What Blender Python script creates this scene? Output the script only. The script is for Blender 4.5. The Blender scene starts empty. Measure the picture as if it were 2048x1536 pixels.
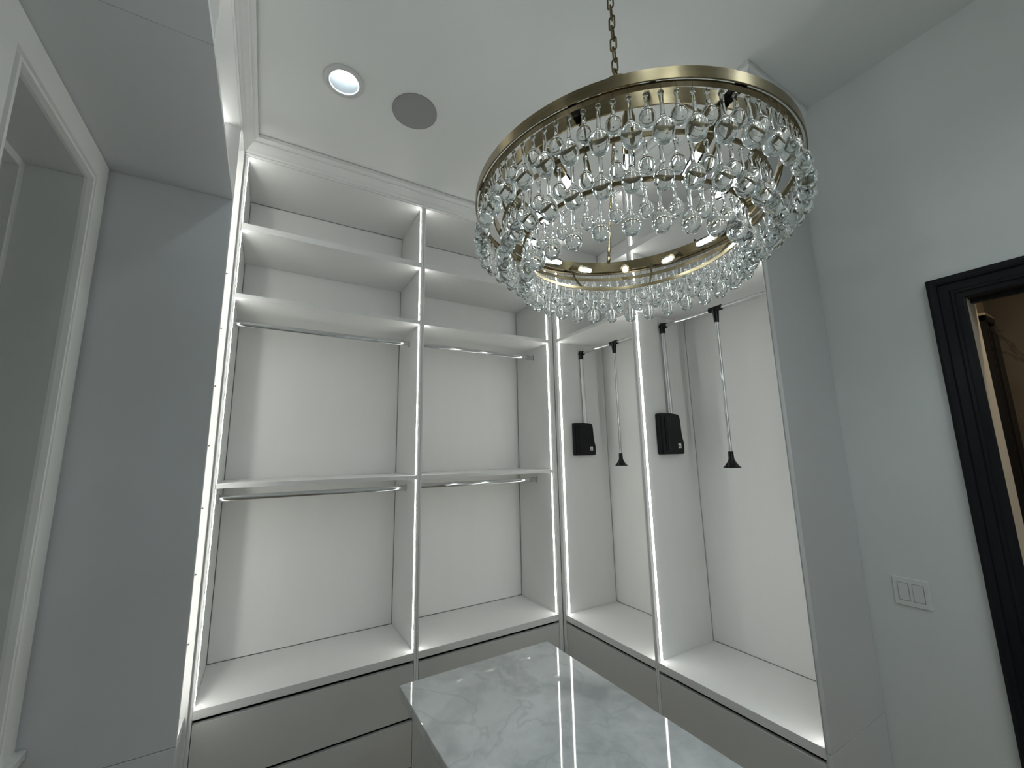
import bpy, bmesh, math, random
from mathutils import Vector, Matrix
random.seed(7)
S, Z0 = 1.04, 0.40                      # survey units -> metres, floor level
def V(x, y, z): return Vector((x*S, y*S, (z+Z0)*S))

# ------------------------------------------------------------------ camera, world, exposure
scene = bpy.context.scene
COL = scene.collection
F_PX, YAW, PITCH, ROLL = 821.8312, 0.53727, 0.169455, -0.019668
cam_d = bpy.data.cameras.new('camera'); cam = bpy.data.objects.new('camera', cam_d); COL.objects.link(cam)
cam_d.sensor_width = 36.0; cam_d.sensor_fit = 'HORIZONTAL'; cam_d.lens = F_PX/2048*36.0
cam_d.clip_start = 0.02; cam_d.clip_end = 60
_cy, _sy, _cp, _sp = math.cos(YAW), math.sin(YAW), math.cos(PITCH), math.sin(PITCH)
_f = Vector((_sy*_cp, _cy*_cp, _sp)); _r = Vector((_cy, -_sy, 0)); _u = _r.cross(_f)
_c, _s = math.cos(ROLL), math.sin(ROLL)
_r2, _u2 = _c*_r+_s*_u, -_s*_r+_c*_u
cm = Matrix((( _r2.x, _u2.x, -_f.x), (_r2.y, _u2.y, -_f.y), (_r2.z, _u2.z, -_f.z))).to_4x4()
cm.translation = V(-1.8071, -2.4186, 1.30)
cam.matrix_world = cm
scene.camera = cam
world = bpy.data.worlds.new('night'); scene.world = world; world.use_nodes = True
world.node_tree.nodes['Background'].inputs[0].default_value = (0.010, 0.012, 0.016, 1)
world.node_tree.nodes['Background'].inputs[1].default_value = 1.0
vs = scene.view_settings
vs.view_transform = 'Standard'; vs.look = 'None'; vs.gamma = 1.0; vs.use_curve_mapping = False
vs.exposure = 0.35
scene.cycles.max_bounces = 9; scene.cycles.transmission_bounces = 7; scene.cycles.transparent_max_bounces = 12
scene.cycles.diffuse_bounces = 4; scene.cycles.glossy_bounces = 4
scene.cycles.use_adaptive_sampling = True; scene.cycles.adaptive_threshold = 0.06
scene.cycles.sample_clamp_indirect = 6.0; scene.cycles.use_denoising = True
LED_E, DOWN_E, BULB_E, HALL_W = 13.8, 225.0, 140.0, 34.0

# ------------------------------------------------------------------ materials
def new_mat(name):
    m = bpy.data.materials.new(name); m.use_nodes = True
    nt = m.node_tree; nt.nodes.clear()
    out = nt.nodes.new('ShaderNodeOutputMaterial')
    return m, nt, out
def principled(name, col, rough=0.5, metal=0.0, spec=0.5, grain=None, bump=None, coat=0.0, aniso=0.0):
    m, nt, out = new_mat(name)
    b = nt.nodes.new('ShaderNodeBsdfPrincipled'); nt.links.new(b.outputs[0], out.inputs[0])
    b.inputs['Base Color'].default_value = (*col, 1); b.inputs['Roughness'].default_value = rough
    b.inputs['Metallic'].default_value = metal; b.inputs['Specular IOR Level'].default_value = spec
    b.inputs['Coat Weight'].default_value = coat
    b.inputs['Anisotropic'].default_value = aniso
    if grain or bump:
        tc = nt.nodes.new('ShaderNodeTexCoord'); mp = nt.nodes.new('ShaderNodeMapping')
        nt.links.new(tc.outputs['Object'], mp.inputs['Vector'])
    if grain:
        sc, amt = grain
        mp.inputs['Scale'].default_value = sc
        n = nt.nodes.new('ShaderNodeTexNoise'); n.inputs['Scale'].default_value = 1.0; n.inputs['Detail'].default_value = 5
        nt.links.new(mp.outputs[0], n.inputs['Vector'])
        r = nt.nodes.new('ShaderNodeValToRGB')
        r.color_ramp.elements[0].position = 0.3; r.color_ramp.elements[1].position = 0.7
        r.color_ramp.elements[0].color = (*[c*(1-amt) for c in col], 1)
        r.color_ramp.elements[1].color = (*[min(1, c*(1+amt*0.4)) for c in col], 1)
        nt.links.new(n.outputs[0], r.inputs[0]); nt.links.new(r.outputs[0], b.inputs['Base Color'])
    if bump:
        bs, bd = bump
        n2 = nt.nodes.new('ShaderNodeTexNoise'); n2.inputs['Scale'].default_value = bs; n2.inputs['Detail'].default_value = 6
        nt.links.new(tc.outputs['Object'], n2.inputs['Vector'])
        bp = nt.nodes.new('ShaderNodeBump'); bp.inputs['Strength'].default_value = bd; bp.inputs['Distance'].default_value = 0.002
        nt.links.new(n2.outputs[0], bp.inputs['Height']); nt.links.new(bp.outputs[0], b.inputs['Normal'])
    return m
def emission(name, col, strength):
    m, nt, out = new_mat(name)
    e = nt.nodes.new('ShaderNodeEmission'); e.inputs[0].default_value = (*col, 1); e.inputs[1].default_value = strength
    nt.links.new(e.outputs[0], out.inputs[0]); return m
def glass(name, col=(1, 1, 1), ior=1.5):
    m, nt, out = new_mat(name)
    g = nt.nodes.new('ShaderNodeBsdfGlass'); g.inputs['Color'].default_value = (*col, 1); g.inputs['Roughness'].default_value = 0.0
    g.inputs['IOR'].default_value = ior
    nt.links.new(g.outputs[0], out.inputs[0]); return m
def thin_glass(name, col=(1, 1, 1), ior=1.45, tint=0.97):
    m, nt, out = new_mat(name)
    t = nt.nodes.new('ShaderNodeBsdfTransparent'); t.inputs[0].default_value = (tint*col[0], tint*col[1], tint*col[2], 1)
    g = nt.nodes.new('ShaderNodeBsdfGlossy'); g.inputs['Roughness'].default_value = 0.02
    f = nt.nodes.new('ShaderNodeFresnel'); f.inputs['IOR'].default_value = ior
    mx = nt.nodes.new('ShaderNodeMixShader')
    nt.links.new(f.outputs[0], mx.inputs[0]); nt.links.new(t.outputs[0], mx.inputs[1]); nt.links.new(g.outputs[0], mx.inputs[2])
    nt.links.new(mx.outputs[0], out.inputs[0]); return m
def stone(name, base, vein, dark, scale, rough, contrast=1.0, crack=0.03):
    m, nt, out = new_mat(name)
    b = nt.nodes.new('ShaderNodeBsdfPrincipled'); nt.links.new(b.outputs[0], out.inputs[0])
    b.inputs['Roughness'].default_value = rough
    tc = nt.nodes.new('ShaderNodeTexCoord')
    n0 = nt.nodes.new('ShaderNodeTexNoise'); n0.inputs['Scale'].default_value = scale*1.1; n0.inputs['Detail'].default_value = 6
    nt.links.new(tc.outputs['Object'], n0.inputs['Vector'])
    mxv = nt.nodes.new('ShaderNodeMix'); mxv.data_type = 'VECTOR'; mxv.inputs['Factor'].default_value = 0.35
    nt.links.new(tc.outputs['Object'], mxv.inputs[4]); nt.links.new(n0.outputs['Color'], mxv.inputs[5])
    n1 = nt.nodes.new('ShaderNodeTexNoise'); n1.inputs['Scale'].default_value = scale*1.6; n1.inputs['Detail'].default_value = 9; n1.inputs['Roughness'].default_value = 0.62
    nt.links.new(mxv.outputs[1], n1.inputs['Vector'])
    r1 = nt.nodes.new('ShaderNodeValToRGB')
    r1.color_ramp.elements[0].position = 0.36; r1.color_ramp.elements[0].color = (*vein, 1)
    r1.color_ramp.elements[1].position = 0.56; r1.color_ramp.elements[1].color = (*base, 1)
    nt.links.new(n1.outputs[0], r1.inputs[0])
    n2 = nt.nodes.new('ShaderNodeTexNoise'); n2.inputs['Scale'].default_value = scale*0.9; n2.inputs['Detail'].default_value = 7; n2.inputs['Distortion'].default_value = 1.2
    nt.links.new(tc.outputs['Object'], n2.inputs['Vector'])
    ma = nt.nodes.new('ShaderNodeMath'); ma.operation = 'SUBTRACT'; ma.inputs[1].default_value = 0.5; nt.links.new(n2.outputs[0], ma.inputs[0])
    mb_ = nt.nodes.new('ShaderNodeMath'); mb_.operation = 'ABSOLUTE'; nt.links.new(ma.outputs[0], mb_.inputs[0])
    r2 = nt.nodes.new('ShaderNodeValToRGB')
    r2.color_ramp.elements[0].position = 0.0; r2.color_ramp.elements[0].color = (contrast, contrast, contrast, 1)
    r2.color_ramp.elements[1].position = crack; r2.color_ramp.elements[1].color = (0, 0, 0, 1)
    nt.links.new(mb_.outputs[0], r2.inputs[0])
    mx = nt.nodes.new('ShaderNodeMix'); mx.data_type = 'RGBA'
    nt.links.new(r2.outputs[0], mx.inputs[0]); nt.links.new(r1.outputs[0], mx.inputs[6]); mx.inputs[7].default_value = (*dark, 1)
    nt.links.new(mx.outputs[2], b.inputs['Base Color'])
    return m
M = dict(
    paint=principled('wall_paint', (0.70, 0.72, 0.70), 0.6, bump=(260, 0.12)),
    ceil=principled('ceiling_paint', (0.72, 0.74, 0.72), 0.7, bump=(200, 0.08)),
    lam=principled('white_laminate', (0.74, 0.745, 0.73), 0.42, grain=((14, 14, 2.0), 0.012)),
    edge=principled('laminate_edge', (0.66, 0.66, 0.63), 0.45, grain=((60, 60, 5.0), 0.10)),
    drawer=principled('grey_white_drawer', (0.56, 0.565, 0.545), 0.45),
    end=principled('grey_end_panel', (0.655, 0.678, 0.692), 0.45),
    endr=principled('neutral_end_panel', (0.63, 0.64, 0.632), 0.45),
    trim=principled('white_trim', (0.76, 0.77, 0.75), 0.38, grain=((3, 40, 40), 0.03)),
    case=principled('white_casing', (0.90, 0.91, 0.88), 0.45),
    led=emission('led_diffuser', (1.0, 1.0, 0.95), LED_E),
    led_alu=principled('led_channel', (0.55, 0.55, 0.54), 0.4, 0.6),
    chrome=principled('chrome', (0.62, 0.64, 0.65), 0.09, 1.0),
    steel=principled('steel_arm', (0.62, 0.64, 0.64), 0.28, 1.0),
    black=principled('black_plastic', (0.006, 0.007, 0.008), 0.16, 0, 0.22),
    blackwood=principled('black_woodwork', (0.0075, 0.0085, 0.0105), 0.35, 0, 0.22),
    brass=principled('brushed_brass', (0.25, 0.205, 0.120), 0.26, 1.0, grain=((3, 3, 120), 0.12)),
    brassd=principled('dark_brass', (0.20, 0.16, 0.09), 0.35, 1.0),
    drop=glass('crystal_glass', (0.985, 1.0, 1.0), 1.5),
    wire=principled('hook_wire', (0.45, 0.42, 0.36), 0.25, 1.0),
    bulb=thin_glass('bulb_glass'),
    fil=emission('bulb_filament', (0.86, 0.95, 1.0), BULB_E),
    marble=stone('white_marble', (0.62, 0.64, 0.635), (0.39, 0.41, 0.405), (0.33, 0.35, 0.34), 2.0, 0.03, 0.35, 0.018),
    brown=stone('brown_marble', (0.095, 0.080, 0.060), (0.060, 0.050, 0.038), (0.010, 0.008, 0.006), 0.75, 0.4, 0.9, 0.006),
    floor=principled('oak_floor', (0.33, 0.25, 0.17), 0.4, grain=((2, 24, 2), 0.25)),
    grille=principled('speaker_grille', (0.31, 0.31, 0.305), 0.8, bump=(900, 0.5)),
    down=emission('added_downlight_lens', (0.84, 0.94, 1.0), DOWN_E),  # lens of the unseen downlights added behind the camera
    down0=emission('downlight_lens_dimmed', (0.86, 0.96, 1.0), 65.0),
    baffle=principled('downlight_baffle', (0.030, 0.033, 0.035), 0.6, 0, 0.2),
    ring=principled('downlight_ring', (0.56, 0.57, 0.56), 0.45),
    plastic=principled('white_plastic', (0.72, 0.73, 0.71), 0.35),
    pane=thin_glass('window_pane', (0.75, 0.8, 0.8), 1.5, 0.9),
    sticker=principled('sticker', (0.65, 0.66, 0.66), 0.5),
    night=principled('dark_outside', (0.02, 0.022, 0.025), 0.9),
    cream=principled('cream_paint', (0.62, 0.55, 0.44), 0.6),
    screw=principled('screw_head', (0.16, 0.15, 0.10), 0.4, 0.7),
    dark=principled('painted_gap_shade', (0.004, 0.004, 0.004), 0.9, 0, 0.1),  # near-black colour stands for the shade inside the drawer gaps
)

# ------------------------------------------------------------------ mesh helpers
class MB:
    def __init__(self): self.bm = bmesh.new(); self.mi = 0
    def _done(self, faces):
        for f in faces: f.material_index = self.mi
    def quadbox(self, P8):
        v = [self.bm.verts.new(p) for p in P8]
        fs = [(0,3,2,1),(4,5,6,7),(0,1,5,4),(1,2,6,5),(2,3,7,6),(3,0,4,7)]
        out = [self.bm.faces.new([v[i] for i in f]) for f in fs]; self._done(out); return v, out
    def box(self, x0, x1, y0, y1, z0, z1, bev=0.0):            # survey units
        if x0 > x1: x0, x1 = x1, x0
        if y0 > y1: y0, y1 = y1, y0
        if z0 > z1: z0, z1 = z1, z0
        v, fs = self.quadbox([V(x0,y0,z0),V(x1,y0,z0),V(x1,y1,z0),V(x0,y1,z0),V(x0,y0,z1),V(x1,y0,z1),V(x1,y1,z1),V(x0,y1,z1)])
        if bev > 0:
            ed = list({e for f in fs for e in f.edges})
            r = bmesh.ops.bevel(self.bm, geom=ed, offset=bev, segments=1, affect='EDGES', clamp_overlap=True)
            self._done(r['faces'])
        return self
    def tube(self, pts, rad, seg=12, cap=True, closed=False, flat=None):   # metres
        pts = [Vector(p) for p in pts]; n = len(pts); rings = []; prev = None
        for i, p in enumerate(pts):
            if closed: t = (pts[(i+1) % n]-pts[i-1]).normalized()
            else: t = ((pts[min(i+1, n-1)]-p)+(p-pts[max(i-1, 0)])).normalized()
            if prev is None:
                a = Vector((0, 0, 1)) if abs(t.z) < 0.9 else Vector((1, 0, 0))
                nn = (a-t*a.dot(t)).normalized()
            else: nn = (prev-t*prev.dot(t)).normalized()
            prev = nn; bb = t.cross(nn)
            r = rad[i] if isinstance(rad, (list, tuple)) else rad
            ra, rb = (r, r) if flat is None else (r*flat[0], r*flat[1])
            rings.append([self.bm.verts.new(p+nn*math.cos(2*math.pi*k/seg)*ra+bb*math.sin(2*math.pi*k/seg)*rb) for k in range(seg)])
        fs = []
        for i in range(n if closed else n-1):
            A, B = rings[i], rings[(i+1) % n]
            for k in range(seg): fs.append(self.bm.faces.new([A[k], A[(k+1) % seg], B[(k+1) % seg], B[k]]))
        for f in fs: f.smooth = True
        if cap and not closed:
            fs.append(self.bm.faces.new(rings[0][::-1])); fs.append(self.bm.faces.new(rings[-1]))
        self._done(fs); return self
    def lathe(self, prof, seg=24, origin=(0,0,0), axis=None, smooth=True, cap=True):   # prof: (r, h) metres
        o = Vector(origin); ax = Vector(axis).normalized() if axis else Vector((0, 0, 1))
        a = Vector((1, 0, 0)) if abs(ax.x) < 0.9 else Vector((0, 1, 0))
        e1 = (a-ax*a.dot(ax)).normalized(); e2 = ax.cross(e1); rings = []
        for r, h in prof:
            if r < 1e-7: rings.append([self.bm.verts.new(o+ax*h)])
            else: rings.append([self.bm.verts.new(o+ax*h+(e1*math.cos(2*math.pi*k/seg)+e2*math.sin(2*math.pi*k/seg))*r) for k in range(seg)])
        fs = []
        for A, B in zip(rings, rings[1:]):
            for k in range(seg):
                k2 = (k+1) % seg
                if len(A) == 1 and len(B) == 1: continue
                if len(A) == 1: fs.append(self.bm.faces.new([A[0], B[k2], B[k]]))
                elif len(B) == 1: fs.append(self.bm.faces.new([A[k], A[k2], B[0]]))
                else: fs.append(self.bm.faces.new([A[k], A[k2], B[k2], B[k]]))
        for f in fs: f.smooth = smooth
        if cap:
            if len(rings[0]) > 1: fs.append(self.bm.faces.new(rings[0][::-1]))
            if len(rings[-1]) > 1: fs.append(self.bm.faces.new(rings[-1]))
        self._done(fs); return self
    def ring(self, c, r0, r1, z0, z1, seg=96):                  # annular solid, metres
        c = Vector(c); L = []
        for k in range(seg):
            a = 2*math.pi*k/seg; d = Vector((math.cos(a), math.sin(a), 0))
            L.append([self.bm.verts.new(c+d*r+Vector((0, 0, z))) for r, z in ((r0,z0),(r1,z0),(r1,z1),(r0,z1))])
        fs = []
        for k in range(seg):
            A, B = L[k], L[(k+1) % seg]
            for j in range(4):
                f = self.bm.faces.new([A[j], A[(j+1) % 4], B[(j+1) % 4], B[j]]); f.smooth = j in (1, 3); fs.append(f)
        self._done(fs); return self
    def prism(self, poly, a, b, frame):                          # polygon (u,v) extruded from a to b; frame(u,v,t)->point
        A = [self.bm.verts.new(frame(u, v, a)) for u, v in poly]; B = [self.bm.verts.new(frame(u, v, b)) for u, v in poly]
        n = len(poly); fs = [self.bm.faces.new(A[::-1]), self.bm.faces.new(B)]
        for i in range(n): fs.append(self.bm.faces.new([A[i], A[(i+1) % n], B[(i+1) % n], B[i]]))
        self._done(fs); return self
    def mesh(self, name, mats, origin=None):
        bmesh.ops.recalc_face_normals(self.bm, faces=self.bm.faces)
        if origin is not None: bmesh.ops.translate(self.bm, verts=self.bm.verts, vec=-Vector(origin))
        for e in self.bm.edges:
            if len(e.link_faces) == 2 and e.calc_face_angle(0) > 0.95: e.smooth = False
        me = bpy.data.meshes.new(name); self.bm.to_mesh(me); self.bm.free()
        for m in (mats if isinstance(mats, (list, tuple)) else [mats]): me.materials.append(M[m])
        return me
WORLD_ORIGIN = {}
def thing(name, label, cat, loc, group=None, kind=None):
    o = bpy.data.objects.new(name, None); COL.objects.link(o); o.location = loc; o.empty_display_size = 0.1
    o['label'] = label
    if cat: o['category'] = cat
    if group: o['group'] = group
    if kind: o['kind'] = kind
    WORLD_ORIGIN[o] = Vector(loc); return o
def part(name, mb, mats, parent, label=None):
    org = WORLD_ORIGIN[parent]
    o = bpy.data.objects.new(name, mb.mesh(name, mats, org)); COL.objects.link(o); o.parent = parent
    WORLD_ORIGIN[o] = org
    if label: o['label'] = label
    return o
def solo(name, mb, mats, loc, label, cat=None, kind=None, group=None):
    o = bpy.data.objects.new(name, mb.mesh(name, mats, loc)); COL.objects.link(o); o.location = loc
    o['label'] = label
    if cat: o['category'] = cat
    if kind: o['kind'] = kind
    if group: o['group'] = group
    WORLD_ORIGIN[o] = Vector(loc); return o

# ------------------------------------------------------------------ survey values
XL, XLF, XM1, XM2 = -2.0, -2.0252, -1.0275, -1.0021
TA, TB, YM1, YM2, YR, YE = 0.0336, 0.0331, -0.7747, -0.7947, -1.5356, -1.5545
D, DB, ZB, ZB2, ZT, H = 0.4707, 0.462, 0.2339, 0.1967, 2.9184, 3.0243
ZS1, ZS1T, ZS2, ZS2T, ZM, ZMT = 2.4965, 2.531, 2.118, 2.140, 1.1665, 1.1878
XW, XWL, YJ, ZJ, ZSEAM = 0.472, -2.4822, -0.2100, 2.5225, 0.2182
YA, YBK, FL = D+0.024, -4.3, -Z0

# ------------------------------------------------------------------ the room shell
mb = MB(); mb.box(XWL-0.3, 2.2, YBK-0.1, YA+0.1, FL-0.05, FL); solo('floor', mb, 'floor', V(-1, -2, FL), 'oak floor of the dressing room', kind='structure')
lamps = [(-1.612, -0.622), (-1.612, -2.75), (-0.45, -2.75), (-1.612, -3.35), (-0.45, -3.35), (-1.612, -3.95), (-0.45, -3.95)]  # first is the visible downlight; the others are unseen, added to light the room
LR = 0.066
def ceiling_mesh():
    mb = MB(); bm = mb.bm; edges = []
    def loop(pts):
        vs_ = [bm.verts.new(p) for p in pts]
        for i in range(len(vs_)): edges.append(bm.edges.new((vs_[i], vs_[(i+1) % len(vs_)])))
    loop([V(XWL-0.3, YBK-0.1, H), V(XW+0.12, YBK-0.1, H), V(XW+0.12, YA+0.1, H), V(XWL-0.3, YA+0.1, H)])
    for (x, y) in lamps:
        loop([V(x+LR*math.cos(2*math.pi*k/40), y+LR*math.sin(2*math.pi*k/40), H) for k in range(40)])
    bmesh.ops.triangle_fill(bm, edges=edges, use_beauty=True)
    return mb
solo('ceiling', ceiling_mesh(), 'ceil', V(-1, -2, H), 'smooth white painted ceiling', kind='structure')
mb = MB(); mb.box(XWL-0.3, XW+0.12, YA, YA+0.1, FL, H); solo('wall_back', mb, 'paint', V(-1, YA, FL), 'wall behind the two shelf bays with rods', kind='structure')
mb = MB(); mb.box(XWL-0.3, XW+0.12, YBK-0.1, YBK, FL, H); solo('wall_front', mb, 'paint', V(-1, YBK, FL), 'plain wall facing the shelf bays', kind='structure')
# right wall with the black cased doorway
DY0, DY1, DZ = -2.0197, -2.93, 1.8591
mb = MB(); mb.box(XW, XW+0.12, DY0+0.008, YA, FL, H); mb.box(XW, XW+0.12, YBK, DY1-0.008, FL, H); mb.box(XW, XW+0.12, DY1-0.008, DY0+0.008, DZ+0.008, H)
solo('wall_right', mb, 'paint', V(XW, -2, FL), 'pale painted wall with the switch plate and black cased doorway', kind='structure')
# left wall with the window
WY0, WY1, WZ1, WZ0 = -0.3622, -0.9136, 2.3850, 0.35
mb = MB()
mb.box(XWL-0.3, XWL, WY0, YA, FL, H); mb.box(XWL-0.3, XWL, YBK, WY1, FL, H); mb.box(XWL-0.3, XWL, WY1, WY0, WZ1, H); mb.box(XWL-0.3, XWL, WY1, WY0, FL, WZ0)
solo('wall_left', mb, 'paint', V(XWL, -2, FL), 'pale wall around the white cased window', kind='structure')
# window
win = thing('window_1', 'narrow window in a white casing beside the tall shelf unit', None, V(XWL, (WY0+WY1)/2, WZ0), kind='structure')
def casing_piece(name, mats, parent, fr, a0, a1, w, d0, d1):
    """stepped flat casing: profile across its width (0 = opening side), extruded a0..a1 with mitred ends"""
    prof = [(0.0, 0.0), (0.0, d0*0.7), (0.004, d1), (0.016, d1), (0.020, d0*0.55), (0.030, d0*0.55), (0.034, d1*0.95), (w-0.004, d1), (w, d1*0.9), (w, 0.0)]
    mb = MB(); A = [mb.bm.verts.new(fr(u, v, a0, -u)) for u, v in prof]; B = [mb.bm.verts.new(fr(u, v, a1, u)) for u, v in prof]
    n = len(prof); fs = [mb.bm.faces.new(A[::-1]), mb.bm.faces.new(B)]
    for i in range(n): fs.append(mb.bm.faces.new([A[i], A[(i+1) % n], B[(i+1) % n], B[i]]))
    return part(name, mb, mats, parent)
CW = 0.135
casing_piece('casing', 'case', win, lambda u, v, t, m: V(XWL+v, WY0+u, t+m), WZ0, WZ1, CW, 0.014, 0.026)
casing_piece('casing', 'case', win, lambda u, v, t, m: V(XWL+v, WY1-u, t+m), WZ0, WZ1, CW, 0.014, 0.026)
casing_piece('casing', 'case', win, lambda u, v, t, m: V(XWL+v, t+m, WZ1+u), WY1, WY0, CW, 0.014, 0.026)
mb = MB(); mb.box(XWL-0.28, XWL+0.05, WY1-0.16, WY0+0.148, WZ0-0.03, WZ0, 0.003); part('window_sill', mb, 'trim', win)
for nm, xx, w, t in (('window_frame', XWL-0.155, 0.030, 0.045), ('sash', XWL-0.198, 0.055, 0.035)):
    mb = MB(); x0, x1 = xx-t, xx
    mb.box(x0, x1, WY0-w, WY0, WZ0, WZ1, 0.002); mb.box(x0, x1, WY1, WY1+w, WZ0, WZ1, 0.002)
    mb.box(x0, x1, WY1+w, WY0-w, WZ1-w, WZ1, 0.002); mb.box(x0, x1, WY1+w, WY0-w, WZ0, WZ0+w, 0.002)
    f = part(nm, mb, 'trim', win)
mb = MB(); mb.box(XWL-0.222, XWL-0.216, WY1+0.055, WY0-0.055, WZ0+0.055, WZ1-0.055); part('pane', mb, 'pane', f)
# doorway
door = thing('door_1', 'black cased doorway onto a dim hallway', None, V(XW, (DY0+DY1)/2, FL), kind='structure')
def black_case(name, fr, a0, a1, w=0.098, foot=False):
    prof = [(0, 0), (0, .010), (.006, .014), (.022, .014), (.026, .019), (.034, .019), (.040, .015), (.066, .017), (.070, .024), (.078, .027), (.088, .027), (w, .022), (w, 0)]
    mb = MB(); A = [mb.bm.verts.new(fr(u, v, a0, 0 if foot else -u)) for u, v in prof]; B = [mb.bm.verts.new(fr(u, v, a1, u)) for u, v in prof]
    n = len(prof); mb.bm.faces.new(A[::-1]); mb.bm.faces.new(B)
    for i in range(n): mb.bm.faces.new([A[i], A[(i+1) % n], B[(i+1) % n], B[i]])
    part(name, mb, 'blackwood', door)
black_case('casing', lambda u, v, t, m: V(XW-v, DY0+u, t+m), FL, DZ, foot=True)
black_case('casing', lambda u, v, t, m: V(XW-v, DY1-u, t+m), FL, DZ, foot=True)
black_case('casing', lambda u, v, t, m: V(XW-v, t+m, DZ+u), DY1, DY0)
mb = MB(); mb.box(XW, XW+0.12, DY0, DY0+0.008, FL, DZ); part('jamb', mb, 'cream', door)
mb = MB(); mb.box(XW, XW+0.12, DY1-0.008, DY1, FL, DZ); part('jamb', mb, 'cream', door)
mb = MB(); mb.box(XW, XW+0.12, DY1-0.008, DY0+0.008, DZ, DZ+0.008); mb.box(XW+0.05, XW+0.075, DY1, DY0, DZ-0.012, DZ); part('jamb', mb, 'blackwood', door)
# hallway beyond the doorway
HY, HXM, HH = -1.80, 2.10, 2.62
mb = MB(); mb.box(XW+0.12, HXM+0.1, HY, HY+0.1, FL, HH); solo('wall_hall', mb, 'cream', V(1.2, HY, FL), 'cream hallway wall seen through the doorway', kind='structure')
mb = MB(); mb.box(HXM, HXM+0.1, -4.3, HY, FL, HH); solo('wall_hall_end', mb, 'brown', V(HXM, -3, FL), 'brown veined stone wall seen through the doorway', kind='structure')
mb = MB(); mb.box(XW+0.12, HXM+0.1, -4.4, HY+0.1, HH, HH+0.05); solo('ceiling_hall', mb, 'cream', V(1.2, -3, HH), 'low hallway ceiling beyond the doorway', kind='structure')
mb = MB(); mb.box(XW+0.12, HXM+0.1, -4.4, -4.3, FL, HH); solo('wall_hall_far', mb, 'cream', V(1.2, -4.3, FL), 'far hallway wall beyond the doorway', kind='structure')
hd = thing('door_2', 'black panelled door frame in the hallway beside the stone wall', None, V(1.99, HY, FL), kind='structure')
mb = MB(); mb.box(1.90, 1.935, HY-0.03, HY, FL, 2.08, 0.003); mb.box(1.935, 1.96, HY-0.02, HY, FL, 2.045, 0.002); mb.box(1.96, HXM, HY-0.035, HY, FL, 1.985, 0.003)
part('casing', mb, 'blackwood', hd)
mb = MB(); mb.box(1.90, HXM, HY-0.034, HY, 2.082, 2.096, 0.002); part('cap', mb, 'cream', hd)
mb = MB(); mb.box(1.90, HXM, HY-0.032, HY, 2.045, 2.08, 0.003); mb.box(1.96, HXM, HY-0.028, HY, 1.985, 2.02, 0.003); part('casing', mb, 'blackwood', hd)
hl = bpy.data.lights.new('unseen_hall_lamp', 'SPOT'); hl.energy = HALL_W; hl.color = (1.0, 0.80, 0.56); hl.shadow_soft_size = 0.05; hl.spot_size = 2.6; hl.spot_blend = 0.8  # unseen hallway lamp, assumed and added to light the jamb and cream wall
hlo = bpy.data.objects.new('unseen_hall_lamp', hl); COL.objects.link(hlo); hlo.location = V(0.78, -2.26, HH-0.05)

# ------------------------------------------------------------------ crown moulding
prof = [(0.0, 0.100), (0.007, 0.100), (0.010, 0.094), (0.010, 0.088), (0.017, 0.082), (0.025, 0.068), (0.045, 0.043), (0.050, 0.041), (0.050, 0.032), (0.058, 0.026), (0.0684, 0.020), (0.0684, 0.0), (0.0, 0.0)]
def corner(i, p): return [(XLF+p, -3.4), (XLF+p, -p), (-p, -p), (-p, YE-p), (XW, YE-p)][i]
lab = ['white crown moulding above the left shelf units', 'white crown moulding above the two shelf bays with rods', 'white crown moulding above the tall bays behind the chandelier', 'short crown moulding return meeting the painted wall']
for i in range(4):
    mb = MB()
    A = [mb.bm.verts.new(V(*corner(i, p), H-0.0028-d)) for p, d in prof]; B = [mb.bm.verts.new(V(*corner(i+1, p), H-0.0028-d)) for p, d in prof]
    n = len(prof); mb.bm.faces.new(A[::-1]); mb.bm.faces.new(B)
    for k in range(n): mb.bm.faces.new([A[k], A[(k+1) % n], B[(k+1) % n], B[k]])
    solo('trim_%d' % (i+1), mb, 'trim', V(*corner(i, 0), H-0.1), lab[i], kind='structure')

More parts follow.
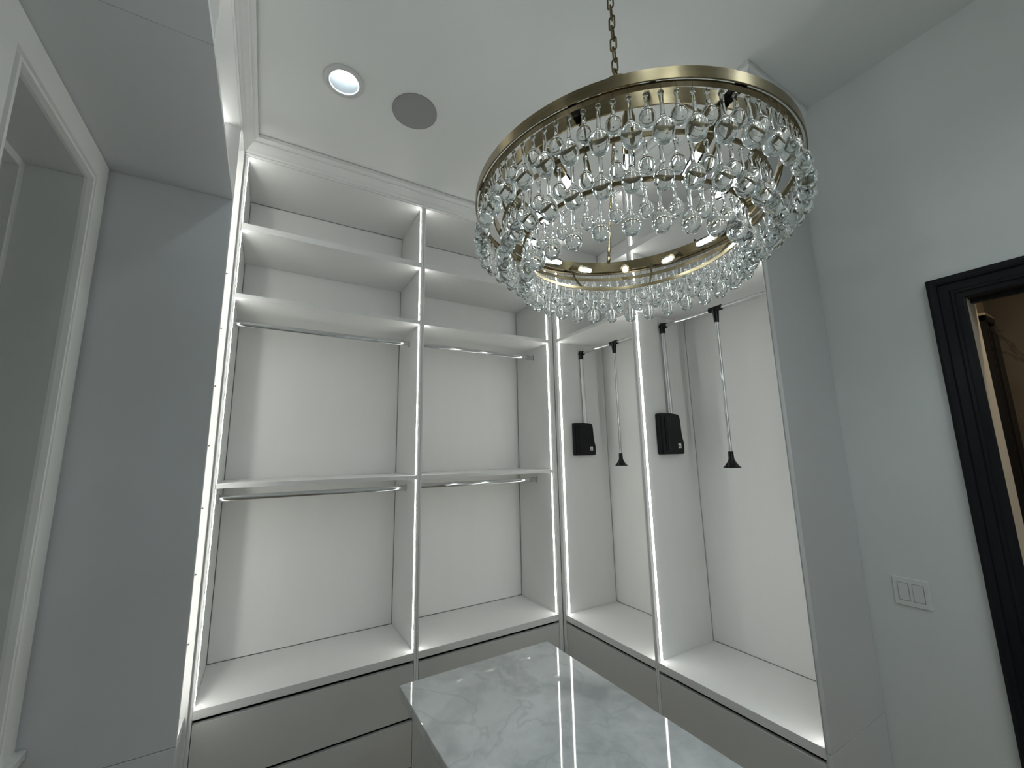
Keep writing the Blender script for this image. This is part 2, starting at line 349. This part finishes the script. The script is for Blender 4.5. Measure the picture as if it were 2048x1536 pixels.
# ------------------------------------------------------------------ closet units
LEDW, LED0 = 0.0115, 0.021
def unit(label, a0, a1, t0, t1, frame, depth, levels, group, rods=(), end_panel=False, drawers=True, hidden_right=False):
    """a bay between panels: local a along the front, d = depth into the wall, z up.  frame(a,d,z)->survey xyz
    clear opening a0..a1, side panels t0 / t1 thick"""
    def bx(mb, aa, ab, da, db, za, zb_, bev=0.0):
        p, q = frame(aa, da), frame(ab, db); mb.box(p[0], q[0], p[1], q[1], za, zb_, bev); return mb
    mid = frame((a0+a1)/2, depth/2)
    t = thing('closet_unit', label, 'closet unit', V(mid[0], mid[1], FL), group)
    g = 0.0006
    part('side_panel', bx(MB(), a0-t0+g, a0, 0, depth, FL, H-0.001, 0.001), 'lam', t)
    part('side_panel', bx(MB(), a1, a1+t1-g, 0, depth, FL, H-0.001, 0.001), 'lam', t)
    part('back_panel', bx(MB(), a0+0.0035, a1-0.0035, depth, depth+0.008, ZB+0.0035, ZT-0.0035), 'lam', t)
    part('top_panel', bx(MB(), a0+g, a1-g, 0.001, depth, ZT, H-0.001, 0.001), 'lam', t)
    part('deck', bx(MB(), a0+g, a1-g, 0, depth, ZB2, ZB, 0.001), 'lam', t)
    mbk = MB(); mbk.mi = 0
    zs = [ZB]
    for (zb_, zt_) in levels:
        part('shelf', bx(MB(), a0+g, a1-g, 0.003, depth-0.005, zb_, zt_, 0.001), 'lam', t)
        zs += [zb_, zt_]
    zs.append(ZT)
    for side in (0, 1):
        for k in range(0, len(zs), 2):
            ch = MB(); le = MB(); e = 0.0012
            s = a0 if side == 0 else a1; sg = 1 if side == 0 else -1
            bx(ch, s+sg*0.0003, s+sg*0.0012, LED0-0.004, LED0+LEDW+0.004, zs[k]+0.002, zs[k+1]-0.002)
            bx(le, s+sg*0.0012, s+sg*0.0030, LED0, LED0+LEDW, zs[k]+0.004, zs[k+1]-0.004)
            c = part('led_channel', ch, 'led_alu', t); part('led_strip', le, 'led', c)
    if drawers:
        gz = 0.018
        part('toe_kick', bx(MB(), a0+g, a1-g, 0.05, 0.07, FL, FL+0.08), 'drawer', t)
        part('carcass', bx(MB(), a0+g, a1-g, 0.055, depth, FL+0.08, ZB2-0.001), 'dark', t)  # coloured near-black so the gaps between drawers read as deep shade
        for (zt_, zb_) in ((ZB2-gz, -0.0815), (-0.0995, FL+0.085)):
            part('drawer_front', bx(MB(), a0+0.0026, a1-0.0026, 0.001, 0.022, zb_, zt_, 0.0008), 'drawer', t)
    for z in rods:
        da = 0.222
        mb = MB(); p, q = frame(a0+0.010, da), frame(a1-0.010, da)
        mb.tube([V(p[0], p[1], z), V(q[0], q[1], z)], 0.0155, 20, flat=(1.0, 0.55))
        r = part('hanging_rod', mb, 'chrome', t)
        for s, sg in ((a0, 1), (a1, -1)):
            mb = MB(); p, q, q2 = frame(s+sg*0.0005, da), frame(s+sg*0.005, da), frame(s+sg*0.060, da)
            mb.tube([V(p[0], p[1], z), V(q[0], q[1], z)], 0.024, 20, flat=(1.0, 0.62))
            mb.tube([V(q[0], q[1], z), V(q2[0], q2[1], z)], 0.0175, 20, flat=(1.0, 0.62))
            part('rod_socket', mb, 'chrome', r)
    if end_panel:
        p = MB(); bx(p, a1+t1+0.0005, a1+t1+0.0165, 0.004, depth+0.008, FL, ZSEAM-0.0012, 0.0008)
        part('end_panel', p, 'endr', t, 'lower grey-white end panel')
        p = MB(); bx(p, a1+t1+0.0005, a1+t1+0.0165, 0.004, depth+0.008, ZSEAM+0.0012, H-0.002, 0.0008)
        part('end_panel', p, 'endr', t, 'tall grey-white end panel')
    return t
FA = lambda a, d: (a, d)                 # back bays: front faces -y
FB = lambda a, d: (d, -a)                # right bays: front faces -x, a grows towards the camera
LV = [(ZM, ZMT), (ZS2, ZS2T), (ZS1, ZS1T)]
LVB = [(ZS2, ZS2T), (ZS1, ZS1T)]
XMID = (XM1+XM2)/2
unit('double-hanging closet bay with two chrome rods beside the window panel', XL, XM1, -XLF+XL-0.001, XMID-XM1, FA, D, LV, 'lit closet bays', rods=(2.042, 1.105))
unit('double-hanging closet bay with two chrome rods in the room corner', XM2, -TA, XM2-XMID, TA-0.001, FA, D, LV, 'lit closet bays', rods=(2.046, 1.110))
YMID = -(YM1+YM2)/2
unit('tall hanging closet bay with pull-down rail next to the room corner', TB, -YM1, TB-0.001, YMID+YM1, FB, DB, LVB, 'lit closet bays')
unit('tall hanging closet bay with pull-down rail beside the grey end panel', -YM2, -YR, -YM2-YMID, 0.0015, FB, DB, LVB, 'lit closet bays', end_panel=True)

# left tower next to the window and the bridge cupboards over it (fronts face +x)
tw = thing('closet_tower', 'tall side unit with a wide blue-grey panel facing the window', 'closet unit', V(-2.25, -0.12, FL), 'units around the window')
JT = 0.018
def tb(*a, bev=0.0): m = MB(); m.box(*a, bev); return m
part('end_panel', tb(XWL+0.001, XLF, YJ, YJ+JT, FL, ZSEAM-0.0012, bev=0.0008), 'end', tw, 'lower blue-grey end panel')
part('end_panel', tb(XWL+0.001, XLF, YJ, YJ+JT, ZSEAM+0.0012, H-0.001, bev=0.0008), 'end', tw, 'tall blue-grey end panel')
part('side_panel', tb(XWL+0.001, XLF+0.010, -0.030, -0.0045, FL, H-0.001, bev=0.0008), 'lam', tw)
part('back_panel', tb(XWL+0.001, XWL+0.010, YJ+JT+0.001, -0.031, ZB, ZT), 'lam', tw)
part('top_panel', tb(XWL+0.010, XLF, YJ+JT+0.001, -0.031, ZT, H-0.001), 'lam', tw)
part('deck', tb(XWL+0.010, XLF, YJ+JT+0.001, -0.031, ZB2, ZB), 'lam', tw)
part('drawer_front', tb(XLF-0.022, XLF-0.001, YJ+JT+0.003, -0.0035, -0.0835, ZB2-0.014, bev=0.0008), 'drawer', tw)
part('drawer_front', tb(XLF-0.022, XLF-0.001, YJ+JT+0.003, -0.0035, FL+0.085, -0.0975, bev=0.0008), 'drawer', tw)
part('carcass', tb(XWL+0.010, XLF-0.028, YJ+JT+0.001, -0.031, FL, ZB2-0.001), 'dark', tw)  # same painted-in gap shade behind the tower drawers
c = part('led_channel', tb(XLF-0.042, XLF-0.016, YJ+JT+0.0003, YJ+JT+0.0012, ZB+0.002, ZT-0.002), 'led_alu', tw)
part('led_strip', tb(XLF-0.038, XLF-0.020, YJ+JT+0.0012, YJ+JT+0.003, ZB+0.004, ZT-0.004), 'led', c)
for z in (2.2216, 1.9359, 1.6497, 1.367, 1.0843, 0.8006, 0.5175):
    m = MB(); m.lathe([(0.0, 0.002), (0.003, 0.0018), (0.0042, 0.0)], 10, V(-2.0372, -0.030, z), (0, -1, 0)); part('screw', m, 'screw', tw)
bridge_lab = ['lit overhead cupboard spanning the window, touching the tall side unit', 'lit overhead cupboard next to the one spanning the window']
for k, (y0, y1) in enumerate(((YJ-0.0008, -1.0800), (-1.0808, -1.95))):
    b = thing('overhead_cupboard', bridge_lab[k], 'cupboard', V(-2.25, (y0+y1)/2, ZJ), 'units around the window')
    part('bottom_panel', tb(XWL+0.001, XLF, y1+0.0006, y0, ZJ, ZJ+0.022, bev=0.0008), 'end', b)
    part('top_panel', tb(XWL+0.001, XLF, y1+0.0006, y0, ZT, H-0.001), 'lam', b)
    part('back_panel', tb(XWL+0.001, XWL+0.010, y1+0.001, y0, ZJ+0.022, ZT), 'lam', b)
    part('side_panel', tb(XWL+0.010, XLF, y1+0.0006, y1+0.016, ZJ+0.022, ZT), 'lam', b)
    if k == 0: part('side_panel', tb(XWL+0.010, XLF, y0-0.004, y0, ZJ+0.022, ZT), 'lam', b)
    for s, sg in ((y0-0.0045, -1), (y1+0.0165, 1)):
        c = part('led_channel', tb(XLF-0.087, XLF-0.061, s, s+sg*0.0010, ZJ+0.024, ZT-0.002), 'led_alu', b)
        part('led_strip', tb(XLF-0.083, XLF-0.065, s+sg*0.0010, s+sg*0.003, ZJ+0.026, ZT-0.004), 'led', c)

# ------------------------------------------------------------------ wardrobe lifts (pull-down rails)
def lift(label, ya, yb):
    """ya = face of the side panel nearest the corner, yb = the other side panel; mounted at depth x = .22"""
    xr, zr = 0.222, 2.050
    t = thing('wardrobe_lift', label, 'wardrobe lift', V(xr, (ya+yb)/2, 1.28), 'pull-down rails')
    for y, sg in ((ya, -1), (yb, 1)):
        # housing: rounded black case with a wavy rear edge
        pts = [(0.118, 1.283), (0.300, 1.283), (0.306, 1.290), (0.308, 1.315), (0.305, 1.345), (0.294, 1.385), (0.286, 1.420), (0.286, 1.485), (0.284, 1.505), (0.276, 1.513), (0.200, 1.519), (0.118, 1.516)]
        mb = MB(); fr = lambda u, v, tt: V(u, y+sg*tt, v)
        mb.prism(pts, 0.0008, 0.040, fr)
        bmesh.ops.bevel(mb.bm, geom=[e for e in mb.bm.edges], offset=0.004, segments=2, affect='EDGES', clamp_overlap=True)
        hs = part('housing', mb, 'black', t)
        mb = MB(); mb.tube([V(0.165, y+sg*0.0405, 1.30), V(0.163, y+sg*0.0405, 1.500)], 0.016, 14, flat=(1.0, 0.5)); part('ridge', mb, 'black', hs)
        mb = MB(); mb.prism([(0.252, 1.317), (0.276, 1.317), (0.276, 1.345), (0.252, 1.345)], 0.0408, 0.0420, fr); st = part('sticker', mb, 'sticker', hs)
        mb = MB(); mb.prism([(0.257, 1.322), (0.271, 1.322), (0.264, 1.338)], 0.0420, 0.0424, fr); part('mark', mb, 'black', hs)
        mb = MB(); mb.tube([V(0.236, y+sg*0.022, 1.512), V(xr, y+sg*0.022, zr)], 0.0125, 14); mb.tube([V(0.222, y+sg*0.022, 1.512), V(xr-0.010, y+sg*0.022, zr-0.02)], 0.0045, 10); part('lift_arm', mb, 'steel', t)
        mb = MB(); mb.tube([V(xr, y+sg*0.022, zr-0.045), V(xr, y+sg*0.022, zr+0.018)], 0.0165, 14)
        mb.tube([V(xr, y+sg*0.010, zr), V(xr, y+sg*0.050, zr)], 0.0175, 14); part('elbow_joint', mb, 'black', t)
    ym = (ya+yb)/2
    mb = MB(); mb.tube([V(xr, ya-0.045, zr), V(xr, ym, zr)], 0.0105, 16); part('rail', mb, 'chrome', t)
    mb = MB(); mb.tube([V(xr, ym, zr), V(xr, yb+0.045, zr)], 0.0085, 16); part('rail', mb, 'steel', t)
    mb = MB(); mb.tube([V(xr, ym+0.035, zr), V(xr, ym-0.035, zr)], 0.0155, 16); mb.tube([V(xr, ym, zr), V(xr, ym, zr-0.075)], [0.019, 0.0125], 16); part('tee_joint', mb, 'black', t)
    mb = MB(); mb.tube([V(xr, ym, zr-0.07), V(xr, ym, 1.275)], 0.0088, 14); mb.tube([V(xr-0.010, ym, zr-0.07), V(xr-0.010, ym, 1.275)], 0.0022, 8); part('pull_rod', mb, 'chrome', t)
    mb = MB(); mb.lathe([(0.0, 0.0), (0.042, 0.0), (0.043, 0.004), (0.034, 0.012), (0.022, 0.028), (0.014, 0.046), (0.0125, 0.085), (0.0, 0.086)], 24, V(xr, ym, 1.212)); part('handle', mb, 'black', t)
lift('pull-down wardrobe rail in the narrow-looking bay next to the corner', -TB, YM1)
lift('pull-down wardrobe rail in the bay beside the grey end panel', YM2, YR)

# ------------------------------------------------------------------ island
isl = thing('island', 'closet island with polished white veined marble top', 'island', V(-1.03, -1.72, FL))
IX0, IX1, IY1, IY0, IZ = -1.347, -0.711, -0.831, -2.60, 0.508
part('worktop', tb(IX0, IX1, IY0, IY1, IZ-0.034, IZ, bev=0.002), 'marble', isl, 'polished white marble slab with grey veins')
ov = 0.040
part('body', tb(IX0+ov+0.02, IX1-ov-0.02, IY0+ov, IY1-ov, FL, IZ-0.035), 'drawer', isl)
for k in range(2):
    ya, yb = IY1-ov-0.002-k*0.845, IY1-ov-0.842-k*0.845
    for xs, sg in ((IX0+ov, 1), (IX1-ov, -1)):
        for (za, zb_) in ((0.455, 0.20), (0.19, -0.10), (-0.11, FL+0.08)):
            part('drawer_front', tb(xs, xs+sg*0.019, ya, yb, zb_, za, bev=0.0008), 'drawer', isl)

# ------------------------------------------------------------------ ceiling light, speaker, switch
dl_lab = ['round recessed downlight in the ceiling beside the grey speaker', 'added unseen downlight just behind the viewer on the window side', 'added unseen downlight just behind the viewer on the doorway side',
          'added unseen middle rear downlight on the window side', 'added unseen middle rear downlight on the doorway side', 'added unseen rearmost downlight on the window side', 'added unseen rearmost downlight on the doorway side']
for k, (x, y) in enumerate(lamps):
    o = V(x, y, H); t = thing('downlight', dl_lab[k], 'ceiling light', o, 'recessed downlights')
    mb = MB(); mb.lathe([(0.0665, 0.0), (0.092, 0.0), (0.092, -0.006), (0.086, -0.011), (0.070, -0.012), (0.0645, -0.006), (0.0645, 0.0), (0.0665, 0.0)], 48, o, cap=False); part('trim_ring', mb, 'ring', t)
    mb = MB(); mb.lathe([(0.0645, -0.006), (0.063, 0.0), (0.043, 0.040), (0.045, 0.040), (0.0655, 0.0), (0.0645, -0.006)], 48, o, cap=False); part('baffle', mb, 'baffle', t)
    mb = MB(); mb.lathe([(0.0, 0.036), (0.0435, 0.036), (0.0435, 0.040), (0.0, 0.040)], 40, o); part('lens', mb, 'down' if k else 'down0', t)
mb = MB(); o = V(-1.275, -0.615, H)
mb.lathe([(0.0, -0.006), (0.109, -0.006), (0.1125, -0.004), (0.1125, -0.0003), (0.0, -0.0003)], 56, o)
sp = thing('ceiling_speaker', 'flat round grey speaker grille in the ceiling beside the downlight', 'speaker', o)
part('grille', mb, 'grille', sp)
mb = MB(); mb.ring(o, 0.1126, 0.1145, -0.005, -0.0003, 56); part('rim', mb, 'grille', sp)
sw = thing('light_switch', 'white double rocker switch plate on the wall beside the doorway', 'light switch', V(XW, -1.706, 0.72))
part('plate', tb(XW-0.005, XW-0.0003, -1.7620, -1.6505, 0.6655, 0.7745, bev=0.002), 'plastic', sw)
for y in (-1.6835, -1.7290):
    m = MB(); m.quadbox([V(XW-0.0065, y-0.0155, 0.688), V(XW-0.0005, y-0.0155, 0.688), V(XW-0.0005, y+0.0155, 0.688), V(XW-0.0065, y+0.0155, 0.688),
                         V(XW-0.0105, y-0.0155, 0.752), V(XW-0.0005, y-0.0155, 0.752), V(XW-0.0005, y+0.0155, 0.752), V(XW-0.0105, y+0.0155, 0.752)])
    part('rocker', m, 'plastic', sw)
    m = MB(); m.box(XW-0.0053, XW-0.0049, y-0.0175, y+0.0175, 0.686, 0.754); part('rocker_gap', m, 'grille', sw)

# ------------------------------------------------------------------ chandelier
CX, CY = -1.025, -1.715
CO = V(CX, CY, 1.83)
ch = thing('chandelier', 'round brass chandelier with three tiers of clear glass drops hanging on a chain', 'chandelier', CO)
def cz(z): return (z+Z0)*S
C0 = Vector((CX*S, CY*S, 0))
mb = MB(); mb.ring(C0, 0.3955*S, 0.3985*S, cz(1.932), cz(1.955), 128); part('outer_band', mb, 'brass', ch)
mb = MB(); mb.ring(C0, 0.3500*S, 0.3535*S, cz(1.925), cz(1.958), 128); ib = part('inner_band', mb, 'brass', ch)
ring_obj = []
for R, z, hgt in ((0.386, 1.933, 0.004), (0.330, 1.885, 0.010), (0.276, 1.830, 0.010)):
    mb = MB(); w = 0.0055 if hgt < 0.006 else 0.0018
    mb.ring(C0, R*S-w, R*S+w, cz(z)-hgt/2, cz(z)+hgt/2, 128); ring_obj.append(part('drop_ring', mb, 'brass', ch))
def pol(R, az, z): a = math.radians(az); return Vector((CX*S+R*S*math.cos(a), CY*S+R*S*math.sin(a), cz(z)))
for k in range(8):
    az = 30+45*k
    d = Vector((math.cos(math.radians(az)), math.sin(math.radians(az)), 0)); t_ = Vector((-d.y, d.x, 0))
    mb = MB(); q = []
    for R in (0.3545, 0.395):
        for w in (-0.009, 0.009):
            q.append(pol(R, az, 1.934)+t_*w)
    p0, p1, p2, p3 = q[0], q[1], q[3], q[2]; up = Vector((0, 0, 0.012))
    mb.quadbox([p0, p1, p2, p3, p0+up, p1+up, p2+up, p3+up]); part('bracket', mb, 'black', ch)
    mb = MB(); mb.tube([pol(0.350, az, 1.930), pol(0.330, az, 1.885), pol(0.276, az, 1.830)], 0.0042, 8, flat=(0.6, 1.0)); part('strut', mb, 'brassd', ch)
for k in range(3):
    az = 53.3+120*k
    mb = MB(); foot, top = pol(0.352, az, 1.958), pol(0.034, az, 2.311)
    e = (top-foot).normalized()
    mb.tube([foot+e*0.03, top], 0.0040, 10); mb.lathe([(0.0, 0.0), (0.006, 0.002), (0.0075, 0.012), (0.005, 0.026), (0.0, 0.03)], 12, foot, e)
    mb.lathe([(0.0045, 0.03), (0.0058, 0.04), (0.0058, 0.052), (0.0040, 0.06)], 12, foot, e); part('suspension_rod', mb, 'brass', ch)
mb = MB(); hub = pol(0, 0, 2.306)
mb.lathe([(0.0, 0.0), (0.036, 0.0), (0.046, 0.004), (0.046, 0.010), (0.032, 0.015), (0.010, 0.017), (0.007, 0.022), (0.007, 0.034), (0.0, 0.035)], 32, hub); part('hub', mb, 'brass', ch)
for az in (-128.3, 8, 120):
    mb = MB(); mb.lathe([(0.0055, -0.004), (0.0055, 0.006), (0.0035, 0.010), (0.0028, 0.020), (0.0, 0.021)], 10, pol(0.372, az, 1.957)); part('cable_grip', mb, 'black', ch)
# chain
chain = bpy.data.objects.new('chain', None); COL.objects.link(chain); chain.parent = ch; chain.empty_display_size = 0.05; WORLD_ORIGIN[chain] = CO
zc0 = cz(2.306)+0.030; zc1 = H_m = cz(H)-0.040; pitch = 0.0380
nl = int((zc1-zc0)/pitch)+1; pitch = (zc1-zc0)/nl
def link_mesh():
    mb = MB(); hh, w = pitch/2+0.0045, 0.0088; pts = []
    for k in range(9): a = math.pi*k/8; pts.append((math.cos(a)*w, 0, hh-w+math.sin(a)*w))
    for k in range(9): a = math.pi+math.pi*k/8; pts.append((math.cos(a)*w, 0, -hh+w+math.sin(a)*w))
    mb.tube(pts, 0.0027, 8, closed=True); return mb.mesh('chain_link', 'brassd')
lm = link_mesh()
for k in range(nl):
    o = bpy.data.objects.new('chain_link', lm); COL.objects.link(o); o.parent = chain
    o.location = Vector((CX*S, CY*S, zc0+pitch*(k+0.5)))-CO; o.rotation_euler = (0, 0.04*random.uniform(-1, 1), math.radians(25+90*(k % 2)+random.uniform(-12, 12)))
mb = MB(); mb.lathe([(0.0, -0.042), (0.006, -0.040), (0.010, -0.026), (0.050, -0.022), (0.062, -0.012), (0.064, -0.0005), (0.0, -0.0005)], 36, pol(0, 0, H)); part('canopy', mb, 'brass', ch)
# twelve lamp holders with tubular bulbs, pointing inward and down
AL = math.radians(28)
for k in range(12):
    az = 45+30*k; d = -Vector((math.cos(math.radians(az)), math.sin(math.radians(az)), 0))
    ax = (d*math.cos(AL)-Vector((0, 0, math.sin(AL)))).normalized()
    o = pol(0.349, az, 1.934)
    mb = MB(); mb.lathe([(0.0, 0.002), (0.0085, 0.002), (0.0085, 0.010), (0.0125, 0.020), (0.0135, 0.030), (0.0135, 0.084), (0.0125, 0.0845), (0.0, 0.0845)], 20, o, ax); so = part('lamp_socket', mb, 'brass', ch)
    mb = MB(); mb.lathe([(0.0098, 0.083), (0.0118, 0.092), (0.0122, 0.100), (0.0122, 0.138), (0.0108, 0.146), (0.0065, 0.152), (0.0, 0.154)], 20, o, ax, cap=False)
    mb.mi = 1
    e1 = ax.cross(Vector((0, 0, 1))).normalized(); e2 = ax.cross(e1)
    for j in range(4):
        a = math.pi/4+j*math.pi/2; off = (e1*math.cos(a)+e2*math.sin(a))*0.0055
        mb.tube([o+ax*0.102+off, o+ax*0.143+off*0.9], 0.0016, 6)
    mb.mi = 2; mb.lathe([(0.0, 0.0846), (0.0085, 0.0846), (0.0075, 0.091), (0.003, 0.100), (0.0, 0.100)], 12, o, ax)
    part('bulb', mb, ['bulb', 'fil', 'plastic'], so)
# glass drops
def drop_mesh(name, hook, neck, rball, hball):
    mb = MB(); L = hook+neck+hball; mb.mi = 0
    zt = -hook; zb_ = zt-neck; cc = zb_-hball/2
    pr = [(0.0, zt+0.001), (0.0040, zt), (0.0054, zt-0.003), (0.0052, zt-0.006), (0.0040, zt-0.010), (0.0036, zt-neck*0.45), (0.0040, zt-neck*0.78), (0.0050, zb_+0.003)]
    n = 11
    for k in range(1, n+1):
        a = math.acos(1)+math.radians(22)+(math.pi-math.radians(22))*k/n
        pr.append((rball*math.sin(a), cc+hball/2*math.cos(a)))
    pr[-1] = (0.0, cc-hball/2)
    mb.lathe(pr[::-1], 20)
    mb.mi = 1; mb.tube([(0, 0, 0.002), (0.0016, 0, -hook*0.5), (0, 0, -hook-0.002)], 0.0005, 5); mb.tube([(0.0, 0.003*math.cos(t)*1.0, zt-0.002+0.003*math.sin(t)) for t in [i*math.pi/4 for i in range(8)]], 0.0005, 4, closed=True)
    return mb.mesh(name, ['drop', 'wire'])
long_m = drop_mesh('crystal_drop', 0.011, 0.056, 0.0195, 0.0510)
short_m = drop_mesh('crystal_drop', 0.011, 0.0345, 0.0150, 0.0375)
for ro, (R, z, n, a0) in zip(ring_obj, ((0.386, 1.931, 90, -119.1), (0.330, 1.881, 74, -135.2), (0.276, 1.826, 60, -136.2))):
    for k in range(n):
        az = a0+360.0*k/n+random.uniform(-0.25, 0.25)
        o = bpy.data.objects.new('crystal_drop', long_m if k % 2 == 0 else short_m); COL.objects.link(o); o.parent = ro
        o.location = pol(R, az, z)-CO; o.rotation_euler = (random.uniform(-.025, .025), random.uniform(-.025, .025), math.radians(az)+random.uniform(-.3, .3))
